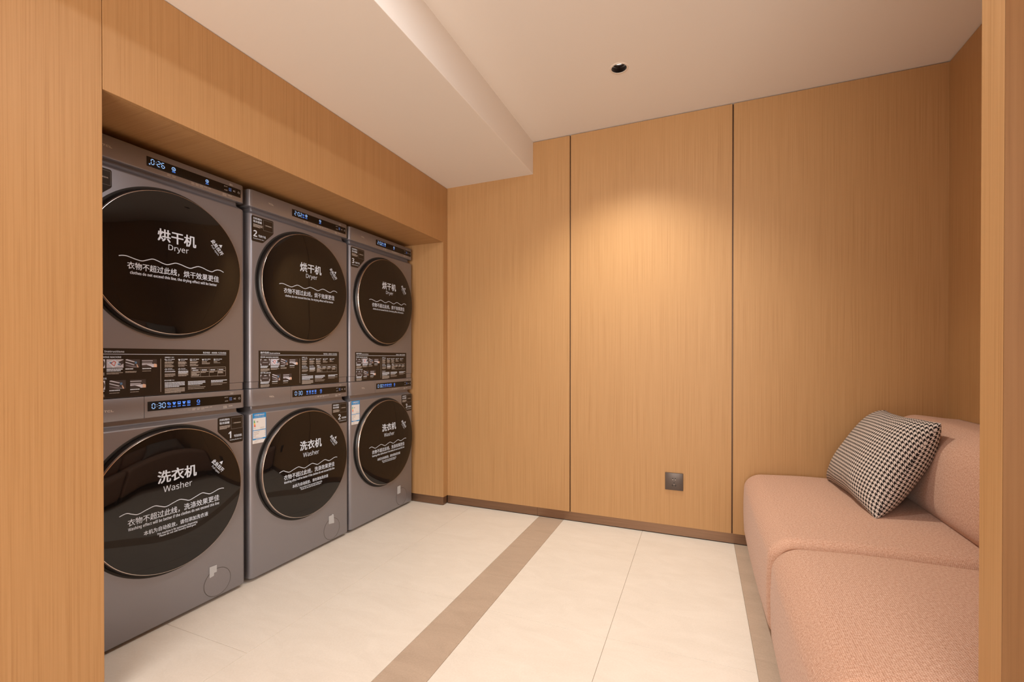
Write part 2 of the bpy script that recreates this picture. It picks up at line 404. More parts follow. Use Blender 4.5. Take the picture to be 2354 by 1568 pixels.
for i in range(k):
    j = (i+1) % k
    bm.faces.new((inn[i], inn[j], out[j], out[i])); bm.faces.new((inn[i], intop[i], intop[j], inn[j])); bm.faces.new((intop[i], outtop[i], outtop[j], intop[j]))
bmesh.ops.recalc_face_normals(bm, faces=bm.faces[:]); bm.to_mesh(ce.data); bm.free()

# baseboards (bronze, a hair behind the veneer, with a dark gap at the floor)
bb = struct(build(MB().box((0, .003, .0045), (.6486, .02, ZB), 0, .0006), 'baseboard_back', 'bronze'))
build(MB().box((.6494, .003, .0045), (W, .02, ZB), 0, .0006), 'strip', 'bronze', bb)
build(MB().box((0, .006, 0), (W, .02, .0045)), 'shadow_gap', 'black_void', bb)
bl = struct(build(MB().box((-T, NY1+.003, .003), (-.003, -.001, ZB), 0, .0006), 'baseboard_left', 'bronze'))
build(MB().box((-.90, NY1+.003, .003), (-T, NY1+T, ZB), 0, .0006), 'strip', 'bronze', bl)
build(MB().box((-T, YB, .003), (-.003, NY0-.001, ZB), 0, .0006), 'strip', 'bronze', bl)
br = struct(build(MB().box((W+.003, PY1, .003), (W+.02, -.001, ZB), 0, .0006), 'baseboard_right', 'bronze'))
build(MB().box((W+.003, YB, .003), (W+.02, PY0, ZB), 0, .0006), 'strip', 'bronze', br)

# ------------------------------------------------------------------ laundry machines
MX = -.2312
MW = .599
CU = .299
RG = .2576                                   # glass radius
def dome(u, z, cz):
    r = math.hypot(u-CU, z-cz); t = max(0, (r-.13)/(RG-.13)); return .0345-.0075*t**2.4
_MC = {}
def cached(key, fn):
    if key not in _MC: _MC[key] = fn()
    return _MC[key]
def section(mb, z, ins, front=0.0):
    """rounded-rectangle ring at height z: returns the points"""
    r = max(.017-ins*.3, .004); x0, x1, y0, y1 = -.60, -ins+front, ins, MW-ins; pts = []
    for cx, cy, a0 in ((x1-r, y1-r, 0), (x0+r, y1-r, 90), (x0+r, y0+r, 180), (x1-r, y0+r, 270)):
        for k in range(7):
            a = math.radians(a0+90*k/6); pts.append((cx+r*math.cos(a), cy+r*math.sin(a), z))
    return pts
def loft(secs, u0=None, u1=None):
    mb = MB(); vs = []; n = 28
    for z, ins in secs: vs += section(mb, z, ins)
    if u0 is not None: vs = [(x, min(max(y, u0), u1), z) for x, y, z in vs]
    fs = []
    for i in range(len(secs)-1):
        for k in range(n): q = (k+1) % n; fs.append((i*n+k, i*n+q, (i+1)*n+q, (i+1)*n+k))
    fs += [tuple(range(n))[::-1], tuple(range((len(secs)-1)*n, len(secs)*n))]
    return mb.add(vs, fs)
def door(mach, cz, kind, key):
    def side():
        return MB().lathe([(.0, .0008), (.2655, .0008), (.2660, .004), (.2640, .0120), (.2602, .0155), (.0, .0155)], CU, cz, 112).mesh('door', 'door_black', 35)
    d = obj('door', cached('side'+key, side), mach)
    def rim():
        return MB().lathe([(.2598, .0150), (.2612, .0165), (.2606, .0210), (.2592, .0260), (.2584, .0268), (.2574, .0268), (.2574, .0155)], CU, cz, 128).mesh('rim', 'chrome', 60)
    o = obj('rim', cached('rim'+key, rim), d); o['label'] = 'thin copper-toned metal rim'
    def glass():
        pr = [(.2576, .0255)]+[(r, dome(CU+r, cz, cz)) for r in [RG*(1-i/26) for i in range(26)]]+[(1e-5, .0345)]
        return MB().lathe(pr, CU, cz, 112).mesh('glass', 'door_glass', 75)
    obj('glass', cached('glass'+key, glass), d)
    def shade_ring():
        return MB().lathe([(.2745, .0004), (.2735, .0016), (.2665, .0012), (.2655, .0006)], CU, cz, 96).mesh('shade_ring', 'rubber_and_shade', 60)
    obj('shade_ring', cached('gask'+key, shade_ring), mach)  # dark ring on the cabinet, stands in for the shadow around the door
    def letters():
        out = []; pf = lambda u, z: dome(u, z, cz)+.0007
        def tx(b, u0, z0, u1, z1, bold=0, rot=0): out.append(('lettering', text(MB(), b, u0, z0, u1, z1, 0, 0, bold, rot, pf)))
        wv = MB(); out.append(('wave_line', wv)); ar = MB(); out.append(('arrow_mark', ar))
        if kind == 'dryer':
            dz = cz-1.339
            tx('烘干机', .2385, 1.412+dz, .3718, 1.4575+dz, .022); tx('Dryer', .2738, 1.3795+dz, .3442, 1.4058+dz, .006)
            wp = [(.1219, 1.3335), (.1320, 1.3365), (.1440, 1.337), (.1560, 1.3345), (.1720, 1.3305), (.1893, 1.3288), (.2050, 1.3350), (.2224, 1.3418), (.2400, 1.3382), (.2550, 1.3330),
                  (.2696, 1.3312), (.2850, 1.3370), (.2992, 1.3422), (.3180, 1.3395), (.3350, 1.3345), (.3507, 1.3326), (.3650, 1.3390), (.3795, 1.3445), (.3960, 1.3425), (.4150, 1.3360), (.4319, 1.3338),
                  (.4440, 1.3410), (.4553, 1.3450), (.4680, 1.3445), (.4801, 1.3396)]
            line2(wv, smooth_line([(u, z+dz) for u, z in wp]), .0028, 0, 0, pf)
            tx('衣物不超过此线，烘干效果更佳', .1456, 1.2945+dz, .4602, 1.3200+dz, .012)
            tx('clothes do not exceed this line, the drying effect will be better', .1536, 1.2755+dz, .4515, 1.2890+dz, .018)
            pz = .0
        else:
            dz = cz-.469
            tx('洗衣机', .2352, .5405+dz, .3710, .5870+dz, .022); tx('Washer', .2540, .5072+dz, .3535, .5305+dz, .006)
            wp = [(.1202, .4625), (.1403, .4675), (.1570, .4600), (.1745, .4542), (.2000, .4615), (.2255, .4672), (.2450, .4600), (.2634, .4539), (.2880, .4610), (.3097, .4662), (.3280, .4600), (.3443, .4539),
                  (.3690, .4615), (.3913, .4678), (.4070, .4620), (.4214, .4564), (.4380, .4600), (.4540, .4650), (.4680, .4660), (.4786, .4634)]
            line2(wv, smooth_line([(u, z+dz) for u, z in wp]), .0028, 0, 0, pf)
            tx('衣物不超过此线，洗涤效果更佳', .1439, .4200+dz, .4586, .4448+dz, .012)
            tx('Washing effect will be better if the clothes do not exceed this line', .1449, .4015+dz, .4585, .4160+dz, .018)
            tx('本机为自动投放，请勿添加洗衣液', .1913, .3722+dz, .4137, .3895+dz, .014)
            tx('This machine is for automatic dispensing.', .2329, .3575+dz, .3739, .3675+dz, .016)
            tx('Please do not add laundry detergent', .2407, .3490+dz, .3674, .3585+dz, .016)
            pz = -.0045
        a = math.radians(-50)
        dz = cz-1.339
        tx('此处拉开', .4220, 1.4255+dz+pz, .4880, 1.4435+dz+pz, .026, a); tx('Pull open', .4225, 1.4155+dz+pz, .4665, 1.4260+dz+pz, .014, a)
        t0 = (.4690, 1.4440+dz+pz); q = []
        for k in range(3): g = math.radians(38+120*k); q.append((t0[0]+.0088*math.cos(g), t0[1]+.0088*math.sin(g)))
        ar.add([(pf(u, z), u, z) for u, z in q], [(0, 1, 2)])
        return [(nm, m_.mesh(nm, 'print_white')) for nm, m_ in out]
    for nm, me in cached('let'+key, letters): obj(nm, me, d)
    return d
def smooth_line(pts, k=5):
    out = []; n = len(pts)
    for i in range(n-1):
        p0, p1, p2, p3 = pts[max(i-1, 0)], pts[i], pts[i+1], pts[min(i+2, n-1)]
        for j in range(k):
            t = j/k
            out.append(tuple(.5*((2*p1[c])+(-p0[c]+p2[c])*t+(2*p0[c]-5*p1[c]+4*p2[c]-p3[c])*t*t+(-p0[c]+3*p1[c]-3*p2[c]+p3[c])*t**3) for c in (0, 1)))
    return out+[pts[-1]]
SEG = {'0': 'abcdef', '2': 'abged', '3': 'abgcd', '6': 'afgedc'}
def sevenseg(mb, s, u, z, w_, h, p, mi=0):
    t = h*.085
    for ch in s:
        if ch == ':':
            for zz in (.3, .66): mb.rect(u+.0008, z+h*zz, u+.0026, z+h*zz+.0018, p, mi)
            u += .0055; continue
        S = {'a': (0, h, w_, h), 'g': (0, h/2, w_, h/2), 'd': (0, 0, w_, 0), 'f': (0, h/2, 0, h), 'b': (w_, h/2, w_, h), 'e': (0, 0, 0, h/2), 'c': (w_, 0, w_, h/2)}
        for k in SEG[ch]:
            a = S[k]
            if a[1] == a[3]: mb.rect(u+t*.9, z+a[1]-t*.75, u+w_-t*.9, z+a[1]+t*.75, p, mi)
            else: mb.rect(u+a[0]-t*.75, z+a[1]+t*.9, u+a[0]+t*.75, z+a[3]-t*.9, p, mi)
        u += w_+.0052
def icon(mb, kind, cu, cz, s, p, mi):
    if kind == 'ring': ring2(mb, cu, cz, s*.34, s*.5, p, mi); mb.rect(cu-s*.04, cz-s*.05, cu+s*.05, cz+s*.24, p, mi); mb.rect(cu, cz-s*.05, cu+s*.2, cz+s*.05, p, mi)
    elif kind == 'clock': ring2(mb, cu, cz, s*.36, s*.52, p, mi); mb.poly([(cu-s*.06, cz-s*.2), (cu+s*.22, cz-s*.2), (cu+s*.03, cz+s*.26), (cu-s*.06, cz+s*.22)], p, mi)
    elif kind == 'cycle': ring2(mb, cu, cz, s*.32, s*.5, p, mi, 18, -.9, 4.6); mb.poly([(cu+s*.1, cz-s*.62), (cu+s*.6, cz-s*.3), (cu+s*.12, cz-s*.1)], p, mi)
    elif kind == 'shirt':
        mb.poly([(cu-s*.28, cz-s*.45), (cu+s*.28, cz-s*.45), (cu+s*.3, cz+s*.1), (cu-s*.3, cz+s*.1)], p, mi)
        mb.poly([(cu-s*.55, cz+s*.2), (cu-s*.34, cz-s*.02), (cu-s*.1, cz+s*.2), (cu-s*.2, cz+s*.48)], p, mi)
        mb.poly([(cu+s*.34, cz-s*.02), (cu+s*.55, cz+s*.2), (cu+s*.2, cz+s*.48), (cu+s*.1, cz+s*.2)], p, mi)
        mb.poly([(cu-s*.2, cz+s*.1), (cu+s*.2, cz+s*.1), (cu+s*.16, cz+s*.25), (cu-s*.16, cz+s*.25)], p, mi)
    elif kind == 'ovals':
        ring2(mb, cu-s*.22, cz+s*.16, s*.18, s*.32, p, mi, 14); ring2(mb, cu+s*.15, cz-s*.12, s*.22, s*.38, p, mi, 16)
    elif kind == 'bed':
        mb.rect(cu-s*.46, cz-s*.46, cu+s*.46, cz-s*.02, p, mi); mb.rect(cu-s*.46, cz-s*.02, cu-s*.3, cz+s*.46, p, mi)
        mb.rect(cu+s*.3, cz-s*.02, cu+s*.46, cz+s*.46, p, mi); mb.rect(cu-s*.3, cz+s*.32, cu+s*.3, cz+s*.46, p, mi)
    elif kind == 'tub':
        for a in ((-.46, -.46, .46, -.32), (-.46, .32, .46, .46), (-.46, -.32, -.32, .32), (.32, -.32, .46, .32)): mb.rect(cu+s*a[0], cz+s*a[1], cu+s*a[2], cz+s*a[3], p, mi)
        mb.poly([(cu-s*.2, cz-s*.24), (cu+s*.26, cz-s*.24), (cu+s*.05, cz+s*.2), (cu-s*.2, cz+s*.24)], p, mi)
def keys(mb, z0):
    """unlit marks at the right end of a display"""
    P = .0017
    text(mb, '▲时间', .5050, z0+.0245, .5205, z0+.0292, P, 2); text(mb, '▲温度', .5065, z0+.0095, .5205, z0+.0142, P, 2)
    for du in (0, .0062):
        for dz_ in (0, .0075): mb.rect(.5262+du, z0+.0125+dz_, .5312+du, z0+.0185+dz_, P, 1)
    c = z0+.0185
    mb.poly([(.5455, c-.004), (.5455, c+.004), (.5495, c)], P, 2)
    mb.rect(.5505, c-.004, .5515, c+.004, P, 2); mb.rect(.5530, c-.004, .5540, c+.004, P, 2)
    ring2(mb, .5700, c, .0034, .0046, P, 2, 16, 2.0, 7.4); mb.rect(.5694, c+.001, .5706, c+.0056, P, 2)
def display(mach, z0, z1, kind, digits, lit, key):
    def scr(): return MB().box((-.001, .2235, z0), (.0012, .5795, z1), 0, .0009).mesh('display', 'display_black')
    d = obj('display', cached('scr'+key, scr), mach)
    P = .0017; h = z1-z0
    dg_ = MB(); sevenseg(dg_, digits, .2372, z0+(.0085 if kind == 'washer' else .0100), .0092, .0180, P)
    if digits == '0:26': ring2(dg_, .2321, z0+.0085, .0009, .0024, P, 0, 12)
    build(dg_, 'clock_digits', 'seg_blue', d)['kind'] = 'stuff'
    if kind == 'washer':
        S = [(u, ic, lb, .0118, .0215, .0075, 0) for k, (u, ic, lb) in enumerate(((.2934, 'ovals', '标准'), (.3112, 'shirt', '快洗'), (.3286, 'bed', '大件'), (.3460, 'shirt', '单脱水'), (.3634, 'tub', '筒清洁'))) if k not in lit]
        S.append((.3995, 'cycle', '启动中', .0122, .0215, .0075, 0))
    elif digits[0] == '0': S = [(.3124, 'clock', '定时烘', .0135, .0205, .0075, 1), (.4364, 'clock', '启动中', .0122, .0205, .0075, 1)]
    else: S = [(.2898, 'ring', '智能烘', .0095, .0225, .0090, 0), (.3076, 'clock', '定时烘', .0125, .0235, .0090, 1), (.3962, 'cycle', '启动中', .0118, .0230, .0090, 1)]
    for u, ic, lb, sz, dz_, dl_, br_ in S:
        m_ = MB(); icon(m_, ic, u, z0+dz_, sz, P, 1-br_); text(m_, lb, u-.0060, z0+dl_, u+.0060, z0+dl_+.0046, P, 1, .02)
        build(m_, 'program_sign', ['seg_blue', 'icon_blue'], d)['kind'] = 'stuff'
    def kk(): m2 = MB(); keys(m2, z0); return m2.mesh('key_marks', ['print_white', 'dim_blue', 'print_dim'])
    obj('key_marks', cached('kk'+key, kk), d)
    return d
def wide_logo(mb, u0, z0, u1, z1, p):
    """wide geometric capitals T C L"""
    h = z1-z0; wd = u1-u0; s = h*.26
    a, b_ = u0, u0+wd*.31
    mb.rect(a, z1-s, b_, z1, p); mb.rect((a+b_)/2-s*.6, z0, (a+b_)/2+s*.6, z1-s, p)
    a, b_ = u0+wd*.35, u0+wd*.66
    mb.rect(a+s, z1-s, b_, z1, p); mb.rect(a+s, z0, b_, z0+s, p); mb.poly([(a, z0+s*.7), (a+s*1.0, z0), (a+s*1.0, z1), (a, z1-s*.7)], p)
    a, b_ = u0+wd*.72, u1
    mb.rect(a, z0, a+s*1.2, z1, p); mb.rect(a+s*1.2, z0, b_, z0+s, p)
def number_sticker(mach, kind, num, z1, u0, flip):
    """dark reminder sticker with the machine number; the bottom corner facing the door is cut off"""
    s = MB(); wd, hh = .1100, .1125; P = .0006
    u1 = u0+wd; z0 = z1-hh; r = .006
    def corner(cx, cz, a0): return [(cx+r*math.cos(math.radians(a0+k*22.5)), cz+r*math.sin(math.radians(a0+k*22.5))) for k in range(5)]
    if flip: pts = corner(u1-r, z1-r, 0)+corner(u0+r, z1-r, 90)+[(u0, z1-.056), (u0+.004, z1-.062), (u0+.052, z0+.003), (u0+.058, z0)]+corner(u1-r, z0+r, 270)
    else: pts = corner(u1-r, z1-r, 0)+corner(u0+r, z1-r, 90)+corner(u0+r, z0+r, 180)+[(u0+.052, z0), (u0+.058, z0+.003), (u1-.004, z1-.062), (u1, z1-.056)]
    n = len(pts); s.add([(0, u, z) for u, z in pts]+[(P, u, z) for u, z in pts], [tuple(range(n, 2*n))]+[(i, (i+1) % n, n+(i+1) % n, n+i) for i in range(n)])
    st = build(s, 'number_sticker', 'sticker_black', mach)
    t = MB(); p = P+.0003
    text(t, '扫码预约', u0+.0075, z1-.0155, u0+.0500, z1-.0060, p, 0, .02); text(t, '取衣提醒', u0+.0075, z1-.0290, u0+.0500, z1-.0190, p, 0, .02)
    bars(t, u0+.0075, z1-.0355, .046, 4, .0038, .0020, p, 1)
    a, b_ = u0+.0575, u0+.1065
    line2(t, [(a, z1-.0535), (b_, z1-.0535)], .0010, p, 2); line2(t, [(a, z1-.0065), (b_, z1-.0065)], .0010, p, 2)
    line2(t, [(a, z1-.0535), (a, z1-.0065)], .0010, p, 2); line2(t, [(b_, z1-.0535), (b_, z1-.0065)], .0010, p, 2)
    text(t, '二维码粘贴处', a+.007, z1-.0320, b_-.006, z1-.0270, p, 1, .02)
    nu = u0+(.0450 if flip else .0080)
    text(t, num, nu, z1-.0915, nu+(.0125 if num == '1' else .0180), z1-.0630, p, 0, .03)
    text(t, '号洗衣机' if kind == 'washer' else '号烘干机', nu+.0245, z1-.0900, nu+(.0600 if flip else .0620), z1-.0790, p, 0, .02)
    text(t, ('Washing Machine No.' if kind == 'washer' else 'Drying Machine No.')+num, nu+.006 if flip else nu, z1-.1025, nu+(.0600 if flip else .0530), z1-.0970, p, 0, .02)
    build(t, 'lettering', ['print_white', 'print_grey', 'sticker_line'], st)
def pic(mb, k, u0, z0, u1, z1, p, rnd):
    """small printed pictures of the instruction sheet; slots: 2 dark 3 mid 4 lilac 5 light 6 red 7 blue 8 skin 0 white"""
    wd, h = u1-u0, z1-z0; q = lambda pts, mi, dp=0: mb.poly([(u0+a*wd, z0+b*h) for a, b in pts], p+dp, mi)
    d1, d2, d3 = .0002, .0004, .0006
    q([(0, 0), (1, 0), (1, 1), (0, 1)], 4 if k == 2 else 2)
    if k == 1:
        for a, b_ in ((0, 0), (1, 0), (0, 1), (1, 1)):
            sx = 1 if a == 0 else -1; sz = 1 if b_ == 0 else -1
            q([(a, b_), (a+.12*sx, b_), (a+.03*sx, b_+.3*sz), (a, b_+.55*sz)] if (sx*sz) > 0 else [(a, b_+.55*sz), (a+.03*sx, b_+.3*sz), (a+.12*sx, b_), (a, b_)], 5, d1)
        q([(.38, .78), (.64, .78), (.64, .88), (.38, .88)], 0, d2); q([(.22, .40), (.80, .40), (.80, .45), (.22, .45)], 5, d2)
    elif k == 2:
        q([(.52, .55), (1, .98), (1, .5), (.8, .25)], 2, d1); q([(.62, .75), (.98, 1), (1, .96), (.66, .68)], 5, d2)
        q([(.05, .62), (.45, .98), (.86, .42), (.42, .02), (.36, .02)], 0, d2)
        q([(.22, .50), (.42, .86), (.56, .68), (.46, .15)], 6, d3); q([(.30, .50), (.42, .74), (.48, .62), (.44, .3)], 5, d3+d1)
        q([(.62, .42), (.74, .55), (.82, .42), (.70, .30)], 7, d3+d1); q([(.14, .60), (.26, .70), (.32, .58), (.22, .50)], 7, d3)
    elif k == 3:
        q([(.02, .98), (.12, 1), (.64, .72), (.60, .64), (.02, .90)], 5, d1); q([(.0, .60), (.58, .28), (.62, .36), (.0, .70)], 5, d1)
        q([(.0, .28), (.5, .0), (.9, .0), (.9, .08), (.0, .34)], 3, d1); q([(.64, .72), (.64, .46), (.78, .46), (.78, .72)], 7, d2)
        q([(.74, .38), (.80, .40), (.90, .02), (.82, .0)], 8, d2)
    else:
        q([(0, .84), (.72, .84), (.72, .76), (0, .76)], 5, d1); q([(0, .56), (.68, .56), (.68, .48), (0, .48)], 5, d1)
        q([(0, .28), (.30, .32), (.62, .1), (.66, .0), (.98, .0), (.98, .40), (0, .42)], 5, d1); q([(.70, .76), (.95, .82), (.95, .56), (.70, .50)], 2, d2)
        q([(.80, .0), (1, .0), (1, .34), (.84, .46), (.78, .3)], 8, d3)
def instruction_sheet(mach):
    o = .0
    def sheet(): return MB().box((0, .0425, .8585), (.0006, .5275, 1.0255)).mesh('instruction_sticker', 'sticker_black')
    st = obj('instruction_sticker', cached('sheet', sheet), mach)
    def pr():
        rnd = random.Random(3); t = MB(); p = .0010; H = .0022
        def tx(s, u0, z0, u1, z1, b=.02, mi=0): text(t, s, u0, z0, u1, z1, p, mi, b)
        tx('操作指南', .0508, 1.0115, .0942, 1.0212); tx('Instructions', .0972, 1.0112, .1532, 1.0180, .03)
        tx('售后电话：', .4182, 1.0098, .4475, 1.0172); tx('4008-123456', .4520, 1.0100, .5130, 1.0165, .03)
        t.rect(.0520, 1.0048, .5130, 1.0065, p, 0)
        tx('洗衣机', .0508, .9925, .0760, 1.0002); tx('WASHING MACHINE', .0785, .9925, .1442, .9985, .03)
        for k, (a, b_) in enumerate(((.0508, .0988), (.1028, .1508), (.1564, .1999), (.2060, .2533))): pic(t, k+1, a, .9594, b_, .9882, p, rnd)
        for k, (a, wd, n1, n2) in enumerate(((.0511, .046, 2, 4), (.1030, .046, 2, 2), (.1560, .0335, 1, 2), (.2070, .037, 1, 1))):
            bars(t, a, .9567, wd, n1, .0054, .0036, p, 0, .3, rnd); bars(t, a, .9567-.0054*n1-.0022-(.002 if n1 == 1 else 0), wd, n2, .0034, .0017, p, 1, .3, rnd)
        tx('烘干机', .0508, .9212, .0766, .9290); tx('DRYER', .0790, .9212, .1035, .9272, .03)
        for k, (a, b_) in zip((1, 3, 4), ((.0506, .0986), (.1103, .1572), (.1701, .2179))): pic(t, k, a, .8878, b_, .9172, p, rnd)
        for a, wd, n1, n2 in ((.0508, .046, 2, 4), (.1103, .036, 1, 1), (.1701, .036, 1, 1)):
            bars(t, a, .8850, wd, n1, .0054, .0036, p, 0, .3, rnd); bars(t, a, .8850-.0054*n1-.0022-(.002 if n1 == 1 else 0), wd, n2, .0034, .0017, p, 1, .3, rnd)
        t.rect(.2655, .8686, .2668, .9897, p, 1)
        tx('温馨提示', .2796, .9925, .3000, .9972); tx('TIPS', .3022, .9928, .3112, .9966, .03)
        ics = ('ovals', 'shirt', 'bed', 'shirt', 'tub'); zh = ('标准', '快洗', '大件', '单脱水', '筒清洁'); en = ('Standard', 'Quick', 'Bedding', 'Spin', 'Drum clean'); mn = ('30min', '15min', '45min', '10min', '60min')
        for k in range(5):
            u = (.2796, .3260, .3685, .4140, .4610)[k]
            icon(t, ics[k], u+.004, .9855, .0082, p, 0); tx(zh[k], u+.0100, .9858, u+.0205, .9892); bars(t, u+.0220, .9888, .012, 1, .003, .0026, p, 0, 0, rnd)
            tx(en[k], u+.0100, .9815, u+.0245, .9845, .03)
            n1, n2 = ((2, 4), (3, 2), (2, 3), (1, 2), (1, 1))[k]
            bars(t, u, .9785, .031 if k < 3 else .022, n1, .0040, .0024, p, 1, .4, rnd); bars(t, u, .9785-.0042*n1-.0012, .032, n2, .0031, .0015, p, 1, .3, rnd)
        for k, u in enumerate((.2796, .3260)):
            icon(t, 'ring', u+.004, .9500, .0075, p, 0); tx(('智能烘', '定时烘')[k], u+.0100, .9505, u+.0260, .9540); tx(('Smart Dry', 'Timed Dry')[k], u+.0100, .9462, u+.0330, .9495, .03)
            bars(t, u, .9432, .036, 1+2*k, .0040, .0026, p, 0, .2, rnd); bars(t, u, .9345, .036, 4, .0032, .0015, p, 1, .3, rnd)
        a, b_, c0, c1 = .3732, .5104, .9187, .9552
        for z in (c0, c1): t.rect(a, z-.0005, b_, z+.0005, p, 1)
        t.rect(a, .9486, b_, .9492, p, 1); 
        for u in (a, .4085, .4430, .4770, b_): t.rect(u-.0004, c0, u+.0004, c1 if u in (a, b_) else .9490, p, 1)
        bars(t, a+.002, .9535, .016, 1, .003, .0028, p, 0, 0, rnd)
        for k, u in enumerate((.3750, .4100, .4445, .4785)):
            bars(t, u+.003, .9462, .022, 1, .003, .0030, p, 0, .2, rnd); bars(t, u, .9402, .0305, (5, 2, 2, 3)[k], .0039, .0022, p, 1, .5, rnd)
        tx('常见问题', .2781, .9070, .3020, .9118); tx('FAQ', .3042, .9073, .3120, .9110, .03)
        for u, n1, n2, wd in ((.2794, 4, 8, .0700), (.3611, 3, 3, .0660), (.4501, 2, 2, .0660)):
            bars(t, u, .9025, wd, n1, .0052, .0030, p, 0, .3, rnd); bars(t, u, .9025-.0052*n1-.0015, wd, min(n2, 6), .0032 if n2 == 8 else .0058, .0017, p, 1, .4, rnd)
        return t.mesh('print', ['print_white', 'print_grey', 'ph_dark', 'ph_mid', 'ph_lilac', 'ph_light', 'ph_red', 'ph_blue', 'ph_skin'])
    obj('print', cached('sheetprint', pr), st)
def energy_label(mach):
    a, b_, z0, z1 = .0118, .0788, .6124, .7466
    st = build(MB().box((0, a, z0), (.0005, b_, z1)), 'energy_label', 'paper', mach); st['label'] = 'blue and white energy rating label'
    t = MB(); p = .0008; wd = b_-a
    t.rect(a, .7245, b_, z1, p, 1); t.rect(a, .6285, a+.0022, .7245, p, 1); t.rect(b_-.0022, .6285, b_, .7245, p, 1)
    t.rect(a+.0022, .6690, b_-.0022, .6720, p, 1); t.rect(a+.0022, .6285, b_-.0022, .6345, p, 1)
    text(t, '中国能效标识', a+.009, .7345, b_-.009, .7420, p+.0003, 0, .02); text(t, 'CHINA ENERGY LABEL', a+.009, .7280, b_-.009, .7315, p+.0003, 0, .01)
    for k, (c, z, l) in enumerate(((2, .7120, .0040), (2, .7065, .0050), (3, .7010, .0058), (4, .6955, .0068), (5, .6900, .0078))):
        t.poly([(a+.006, z-.0022), (a+.006+l, z-.0022), (a+.0085+l, z+.0), (a+.006+l, z+.0022), (a+.006, z+.0022)], p, c)
    t.poly([(a+.0180, .7080), (a+.0205, .7050), (a+.0275, .7050), (a+.0275, .7110), (a+.0205, .7110)], p, 6)
    bars(t, a+.0060, .7185, .008, 1, .003, .0012, p, 6); bars(t, a+.0060, .6855, .010, 2, .0052, .0014, p, 7); bars(t, a+.0370, .6815, .026, 2, .0052, .0014, p, 7)
    for k, z in enumerate((.6640, .6560, .6480)):
        bars(t, a+.0050, z, (.030, .026, .012)[k], 1, .003, .0026, p, 7, .1); bars(t, b_-.0085, z, .004, 1, .003, .0024, p, 7, 0)
    bars(t, a+.0050, .6400, .024, 1, .003, .0014, p, 7); bars(t, a+.015, .6325, .036, 1, .003, .0018, p+.0003, 0)
    bars(t, a+.008, .6235, .020, 2, .005, .0014, p, 7)
    build(t, 'print', ['paper', 'label_blue', 'l_green', 'l_yellow', 'l_orange', 'l_red', 'print_dim', 'print_dim'], st)

def washer(i, y, label, tape, lit=(), energy=True):
    o = thing('washing_machine', label, 'washer', (MX, y, 0), 'front-load washers in the niche')
    obj('cabinet', cached('wcab', lambda: loft([(.016, .004), (.019, .001), (.022, 0), (.741, 0), (.745, .0012), (.748, .004), (.757, .016), (.763, .020), (.7775, .021)]).mesh('cabinet', 'machine_grey', 40)), o)
    obj('control_panel', cached('wpan', lambda: loft([(.7780, .004), (.7788, .001), (.7805, 0), (.8535, 0), (.8552, .0012), (.8562, .005)], .2140, MW).mesh('control_panel', 'panel_grey', 40)), o)
    obj('detergent_drawer', cached('wdraw', lambda: loft([(.7780, .004), (.7788, .001), (.7805, 0), (.8535, 0), (.8552, .0012), (.8562, .005)], 0, .2126).mesh('detergent_drawer', 'panel_grey', 40)), o)
    def logo(): t = MB(); wide_logo(t, .0955, .8113, .1222, .8185, .0006); return t.mesh('lettering', 'logo_silver')
    obj('lettering', cached('wlogo', logo), o.children[-1])
    def fine():
        t = MB()
        for s, u0, u1 in (('Standard', .2885, .3055), ('Quick', .3090, .3205), ('Bedding', .3245, .3385), ('Spin', .3440, .3520)): text(t, s, u0, .7915, u1, .7955, .0006, 0)
        text(t, 'Drum', .3605, .7935, .3715, .7970, .0006, 0); text(t, 'Clean', .3605, .7888, .3715, .7922, .0006, 0)
        rnd = random.Random(5)
        for u, wd, n in ((.3765, .014, 2), (.3945, .012, 2), (.4105, .013, 2), (.4260, .015, 1), (.4440, .012, 1)): bars(t, u, .7965, wd, n, .0046, .0026, .0006, 0, .2, rnd)
        for u, wd, n in ((.4995, .017, 2), (.5235, .017, 1)): bars(t, u, .7935, wd, n, .0055, .0034, .0006, 0, .1, rnd)
        bars(t, .5310, .8465, .014, 2, .0040, .0022, .0006, 0, .2, rnd)
        return t.mesh('lettering', 'print_dim')
    obj('lettering', cached('wfine', fine), [c for c in o.children if c.name.startswith('control_panel')][0])
    display(o, .8015, .8360, 'washer', '0:30', lit, 'w')
    door(o, .469, 'washer', 'w')
    def cap():
        mb = MB().lathe([(.0, .0004), (.0538, .0004)], .4745, .0770, 64); return mb.mesh('filter_cover', 'machine_grey')
    obj('filter_cover', cached('fcap', cap), o)
    def groove(): return MB().lathe([(.0540, .0004), (.0546, .0012), (.0554, .0012), (.0560, .0004)], .4745, .0770, 64).mesh('filter_seam', 'seam_dark', 60)
    obj('filter_seam', cached('fgr', groove), o)
    t = MB(); 
    for pts in tape:
        n = len(pts); t.add([(.0014, u, z) for u, z in pts]+[(.0017, u, z) for u, z in pts], [tuple(range(n, 2*n))]+[(k, (k+1) % n, n+(k+1) % n, n+k) for k in range(n)])
    build(t, 'clear_tape', 'clear_tape', o)['label'] = 'strip of clear tape over the filter cover'
    number_sticker(o, 'washer', str(i), .7470, .4768, True)
    if energy: energy_label(o)
    for u in (.05, MW-.05):
        for x in (-.05, -.54): build(MB().lathez([(0, 0), (.018, 0), (.018, .006), (.010, .008), (.010, .017), (0, .017)], x, u, 20), 'foot', 'rubber_and_shade', o, 40)
    return o
Z2 = .8570
